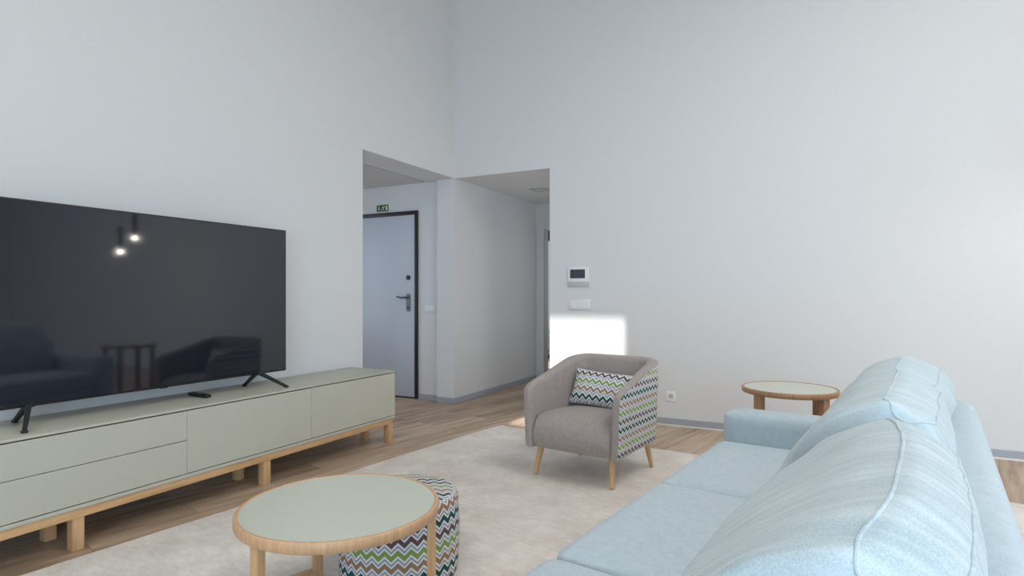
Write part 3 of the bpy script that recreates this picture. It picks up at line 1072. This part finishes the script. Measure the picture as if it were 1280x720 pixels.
def make_sofa():
    t = thing('sofa', 'three-seat pale aqua fabric sofa with loose back cushions', 'sofa', (-0.424, 3.033, RUGZ), R(-8.1))
    Z = -RUGZ
    L = 2.31
    # base and feet
    mb = MB()
    mb.rbox((0.47, -L / 2, 0.205 + Z), (0.90, L - 0.004, 0.17), 0.02, 8)
    mb.build('base', M['sofa'], t)
    for x in (0.06, 0.86):
        for y in (0.1, -L - 0.1):
            MB().tube([(x, y, 0.0), (x, y, 0.125 + Z)], [0.018, 0.024], 16).build('foot', M['leg'], t)
    # arms
    for y in (0.092, -L - 0.092):
        mb = MB()
        mb.rbox((0.465, y, 0.343 + Z), (0.93, 0.178, 0.456), 0.038, 12, (0, 0.004, 0.003))
        mb.build('arm', M['sofa'], t)
    # back frame
    mb = MB()
    mb.rbox((0.909, -L / 2, 0.412 + Z), (0.150, L + 0.36, 0.592), 0.042, 12, (0, 0, 0.003))
    mb.build('back_frame', M['sofa'], t)
    # seat cushions
    for k, yc in enumerate((-0.392, -1.172, -1.938)):
        wd = (0.78, 0.77, 0.744)[k]
        mb = MB()
        mb.rbox((0.405, yc, 0.362 + Z), (0.83, wd, 0.15), 0.032, 16, (0.008, 0.002, 0.014), 0.004, k * 7.0)
        mb.build('seat_cushion', M['sofa'], t)
    # loose box back cushions: a section in depth and height, lofted along the sofa
    prof = [(0.50, 0.452), (0.474, 0.52), (0.478, 0.60), (0.512, 0.675), (0.560, 0.745), (0.610, 0.812), (0.676, 0.874), (0.766, 0.910),
            (0.815, 0.900), (0.862, 0.868), (0.892, 0.80), (0.886, 0.735), (0.845, 0.712), (0.814, 0.67), (0.806, 0.58), (0.79, 0.50), (0.745, 0.452), (0.62, 0.445)]
    per = 5
    IF, IR_ = 7 * per, 9 * per
    # place along the sofa, width, height factor, droop of the far and near top corners
    specs = [(-0.40, 0.70, 1.0, 0.012, 0.016), (-1.125, 0.69, 1.022, 0.016, 0.0), (-1.91, 0.70, 1.002, 0.010, 0.026)]
    bows = (0.0, 0.005, 0.046)
    rears = (0.024, 0.0, 0.0)
    shifts = (-0.018, -0.010, -0.004)
    for ci, (yc, wd, hs, dfar, dnear) in enumerate(specs):
        sec = catmull(prof, per)
        cen = Vector((0.67, 0.66))
        m, ns = len(sec), 48
        vs = []
        rows = []
        for f in (0.04, 0.3, 0.55, 0.8):
            rows.append((-1.0, f))
        for i in range(ns + 1):
            s = -1 + 2 * i / ns
            rows.append((math.copysign(abs(s) ** 0.75, s), 1.0))
        for f in (0.8, 0.55, 0.3, 0.04):
            rows.append((1.0, f))
        for s, f in rows:
            e = max(0.0, 1 - abs(s) ** 12.0) ** (1 / 2.6)
            scale = (0.86 + 0.10 * e + 0.04 * (1 - s * s)) * f
            for k, p in enumerate(sec):
                d = (p - cen)
                # the piped corners keep their shape, the flat faces pull in
                near_seam = math.exp(-((k - IF) / 3.0) ** 2) + math.exp(-((k - IR_) / 3.0) ** 2)
                q = cen + d * min(f, scale + 0.05 * near_seam * (1 - e) * f)
                hgt = max(0.0, (q.y - 0.45) / 0.45)
                x = q.x + shifts[ci] * max(0.0, min(1.0, hgt * 1.3 - 0.3))
                z = 0.45 + (q.y - 0.45) * hs
                top = max(0.0, hgt - 0.5) * 2
                x += bows[ci] * (1 - s * s if s > 0 else 1 - s ** 6) * max(0.0, min(1.0, (hgt - 0.62) / 0.3)) * (1.0 - 0.5 * max(0.0, min(1.0, (x - 0.76) / 0.12)))
                x += rears[ci] * max(0.0, min(1.0, (x - 0.80) / 0.08)) * max(0.0, min(1.0, (hgt - 0.6) / 0.15)) * (1 - s ** 4)
                z -= (dfar if s > 0 else dnear) * top * abs(s) ** 4
                y = yc + s * wd / 2 * (1 - 0.015 * hgt) + (math.copysign(0.022 * (1 - f ** 2), s) if f < 1 else 0.0)
                w = 0.010 * mnoise.noise(Vector((x * 5 + ci * 3.1, y * 5, z * 5)))
                w += 0.005 * mnoise.noise(Vector((x * 12 + ci * 9.1, y * 15, z * 9)))
                w += 0.0022 * math.sin(y * 70 + 4 * math.sin(x * 17 + z * 9)) * max(0.0, hgt - 0.45)
                w *= f
                dn = d.normalized()
                if x + dn.x * w > 0.80 and z < 0.73:
                    w = min(w, 0)
                vs.append((x + dn.x * w, y, max(z + dn.y * w, 0.447) + Z))
        nr = len(rows)
        fs = []
        for i in range(nr - 1):
            for k in range(m):
                k2 = (k + 1) % m
                fs.append((i * m + k, i * m + k2, (i + 1) * m + k2, (i + 1) * m + k))
        fs.append(tuple(range(m)))
        fs.append(tuple((nr - 1) * m + k for k in range(m - 1, -1, -1)))
        cu = MB().add(vs, fs).build('back_cushion', M['cushion'], t, angle=85)
        # welt around the boxing strip on top of the cushion
        a, b = 4, 4 + ns
        # its path is a rectangle with rounded corners on the cushion's own grid
        def grid(fi, fk):
            i0, k0 = min(int(fi), nr - 2), int(fk)
            du, dv = fi - i0, fk - k0
            g4 = [Vector(vs[(i0 + p) * m + (k0 + q_) % m]) for p in (0, 1) for q_ in (0, 1)]
            return (g4[0] * (1 - dv) + g4[1] * dv) * (1 - du) + (g4[2] * (1 - dv) + g4[3] * dv) * du
        ri, rk = 5.0, 4.0
        path = []
        def corner(ci_, ck, a0):
            for q_ in range(9):
                an = a0 + PI / 2 * q_ / 8
                path.append((ci_ + ri * math.cos(an), ck + rk * math.sin(an)))
        def side(p0, p1, cnt):
            for q_ in range(1, cnt):
                path.append((p0[0] + (p1[0] - p0[0]) * q_ / cnt, p0[1] + (p1[1] - p0[1]) * q_ / cnt))
        corner(b - ri, IR_ - rk, 0.0)
        side((b - ri, IR_), (a + ri, IR_), 34)
        corner(a + ri, IR_ - rk, PI / 2)
        side((a, IR_ - rk), (a, IF + rk), 3)
        corner(a + ri, IF + rk, PI)
        side((a + ri, IF), (b - ri, IF), 34)
        corner(b - ri, IF + rk, 1.5 * PI)
        side((b, IF + rk), (b, IR_ - rk), 3)
        pts = []
        for fi, fk in path:
            p = grid(fi, fk)
            wob = 0.004 * mnoise.noise(Vector((p.y * 7, fk * 0.2, ci)))
            pts.append(p + Vector((wob, 0, 0.0)))
        MB().tube(pts, 0.0028, 8, closed=True).build('piping', M['cushion'], cu)
make_sofa()

# ------------------------------------------------------------------ small wall fittings
def make_intercom():
    t = thing('video_intercom', 'white video intercom panel with dark screen above the switches', 'intercom', (-1.995, BY, 1.0))
    mb = MB().box(-0.107, 0.103, -0.022, 0.0, 0.255, 0.400, 0.004)
    mb.build('housing', M['white_plastic'], t)
    MB().box(-0.082, 0.066, -0.0235, -0.021, 0.290, 0.373, 0.001, 1).build('screen', M['panel_glass'], t)
    MB().box(0.088, 0.095, -0.0235, -0.021, 0.388, 0.393, 0.0008, 1).build('indicator', M['black'], t)
    MB().box(-0.107, 0.103, -0.020, 0.0, 0.215, 0.2545, 0.003).build('speaker_strip', M['grey_plastic'], t)
make_intercom()

def make_switches(name, label, loc, w, h, keys):
    t = thing(name, label, 'light switch', loc)
    MB().box(-w / 2, w / 2, -0.009, 0, -h / 2, h / 2, 0.003).build('plate', M['white_plastic'], t)
    kw = (w - 0.016) / keys
    for k in range(keys):
        x = -w / 2 + 0.008 + k * kw
        MB().box(x + 0.0015, x + kw - 0.0015, -0.014, -0.008, -h / 2 + 0.012, h / 2 - 0.008, 0.002).build('rocker', M['white_plastic'], t)
    return t
t = make_switches('wall_switch', 'white three-gang switch plate under the video intercom', (-1.988, BY, 1.046), 0.21, 0.092, 3)
MB().box(-0.105, 0.105, -0.011, 0.0, -0.052, -0.0455, 0.002, 1).build('lower_lip', M['grey_plastic'], t)
make_switches('entry_switch', 'pale double switch plate on the wall beside the entry door', (-3.73, EY, 0.980), 0.135, 0.072, 2)

def make_socket():
    t = thing('wall_socket', 'white power socket low on the wall right of armchair', 'socket', (-1.146, BY, 0.255))
    MB().box(-0.042, 0.042, -0.010, 0, -0.044, 0.044, 0.004).build('plate', M['white_plastic'], t)
    ycyl(MB(), 0.0, 0.002, -0.0118, -0.009, 0.022, 28).build('recess', M['grey_plastic'], t)
    for x in (-0.0095, 0.0095):
        ycyl(MB(), x, 0.002, -0.0125, -0.011, 0.003, 12).build('pin_hole', M['black'], t)
make_socket()

def make_exit_sign():
    t = thing('exit_sign', 'small green exit sign with white arrow above the entry door', 'sign', (-4.38, EY, 2.113), 0)
    w, h = 0.083, 0.037
    MB().box(-w, w, -0.004, 0, -h, h, 0.0008, 1).build('plate', M['green'], t)
    mb = MB()
    e = 0.0025
    y0, y1 = -0.0048, -0.0038
    # arrow pointing down
    ax = -0.048
    mb.extrude([(ax - 0.005, 0.026), (ax + 0.005, 0.026), (ax + 0.005, -0.004), (ax + 0.016, -0.004), (ax, -0.026), (ax - 0.016, -0.004), (ax - 0.005, -0.004)], 'y', y0, y1)
    mb.build('arrow', M['sign_white'], t, smooth=False)
    # running figure making for a doorway
    mb = MB()
    n = 14
    mb.extrude([(0.022 + 0.006 * math.cos(2 * PI * k / n), 0.021 + 0.006 * math.sin(2 * PI * k / n)) for k in range(n)], 'y', y0, y1)
    def stroke(pts, wd):
        for (xa, za), (xb, zb) in zip(pts[:-1], pts[1:]):
            d = Vector((xb - xa, zb - za))
            nn = Vector((-d.y, d.x)).normalized() * wd / 2
            mb.extrude([(xa + nn.x, za + nn.y), (xb + nn.x, zb + nn.y), (xb - nn.x, zb - nn.y), (xa - nn.x, za - nn.y)], 'y', y0, y1)
    stroke([(0.016, 0.014), (0.006, -0.006)], 0.011)
    stroke([(0.015, 0.012), (0.028, 0.006), (0.036, 0.012)], 0.005)
    stroke([(0.014, 0.012), (-0.002, 0.014), (-0.010, 0.004)], 0.005)
    stroke([(0.008, -0.005), (0.020, -0.014), (0.018, -0.028)], 0.006)
    stroke([(0.005, -0.006), (-0.004, -0.018), (-0.018, -0.020)], 0.006)
    mb.build('running_figure', M['sign_white'], t, smooth=False)
    mb = MB()
    mb.box(0.046, 0.072, y0, y1, -0.026, 0.026)
    mb.build('doorway_mark', M['sign_white'], t, smooth=False)
make_exit_sign()

def make_vent():
    t = thing('ceiling_vent', 'square flush vent in the corridor ceiling', 'vent', (-2.86, 6.22, OH))
    s = 0.10
    mb = MB()
    mb.box(-s, s, -s, -s + 0.014, -0.006, 0, 0.001, 1).box(-s, s, s - 0.014, s, -0.006, 0, 0.001, 1).box(-s, -s + 0.014, -s + 0.014, s - 0.014, -0.006, 0, 0.001, 1).box(s - 0.014, s, -s + 0.014, s - 0.014, -0.006, 0, 0.001, 1)
    mb.build('frame', M['skirting'], t)
    mb = MB()
    for k in range(7):
        y = -s + 0.02 + k * 0.0255
        mb.box(-s + 0.014, s - 0.014, y, y + 0.017, -0.004, 0.0)
    mb.build('grille', M['ceiling'], t, smooth=False)
make_vent()

# shrub in the yard, seen past the corridor's far door
def make_shrub():
    t = thing('shrub', 'low green shrub outside the far window beyond the corridor', 'plant', (-4.75, 10.7, -0.02))
    mb = MB()
    rnd = random.Random(3)
    for k in range(320):
        a, b = rnd.uniform(0, 2 * PI), rnd.uniform(0.05, 1.0)
        rr = 0.36 * math.sqrt(rnd.random())
        p = Vector((rr * math.cos(a), rr * math.sin(a), 0.12 + 0.55 * b * (1 - (rr / 0.5) ** 2)))
        d = Vector((rnd.uniform(-1, 1), rnd.uniform(-1, 1), rnd.uniform(-0.2, 1))).normalized()
        s = d.cross(Vector((0.3, 0.2, 1))).normalized() * 0.018
        mb.add([p, p + d * 0.035 + s, p + d * 0.08, p + d * 0.035 - s], [(0, 1, 2, 3)])
    mb.build('foliage', M['leaf'], t, smooth=False)
    mb = MB()
    for k in range(7):
        a = k * 0.9
        mb.tube([(0, 0, 0), (0.12 * math.cos(a), 0.12 * math.sin(a), 0.25), (0.22 * math.cos(a), 0.22 * math.sin(a), 0.48)], [0.009, 0.006, 0.003], 6)
    mb.build('stems', M['rim_dark'], t)
make_shrub()

# pendant lamps over the dining end of the room, mirrored in the television
def make_pendant(label, x, y, zb):
    t = thing('pendant_lamp', label, 'lamp', (x, y, zb), 0, 'pendant lamps mirrored in the television')
    MB().lathe([(0.0235, 0.012), (0.026, 0.0), (0.0265, 0.30), (0.020, 0.304), (1e-4, 0.304)], 28).build('tube_shade', M['black_soft'], t)
    MB().lathe([(1e-4, -0.016), (0.010, -0.014), (0.018, -0.007), (0.021, 0.003), (0.021, 0.012), (1e-4, 0.012)], 24).build('bulb', M['lamp'], t)
    MB().tube([(0, 0, 0.303), (0, 0, CH - zb - 0.02)], 0.002, 6).build('cable', M['black_soft'], t)
    MB().cyl(0, 0, CH - zb - 0.025, CH - zb, 0.05, 28, 0.004).build('ceiling_rose', M['black_soft'], t)
make_pendant('black tube pendant lamp mirrored in the television, lower of the two', 1.50, 4.307, 1.68)
make_pendant('black tube pendant lamp mirrored in the television, higher of the two', 1.34, 4.39, 1.85)
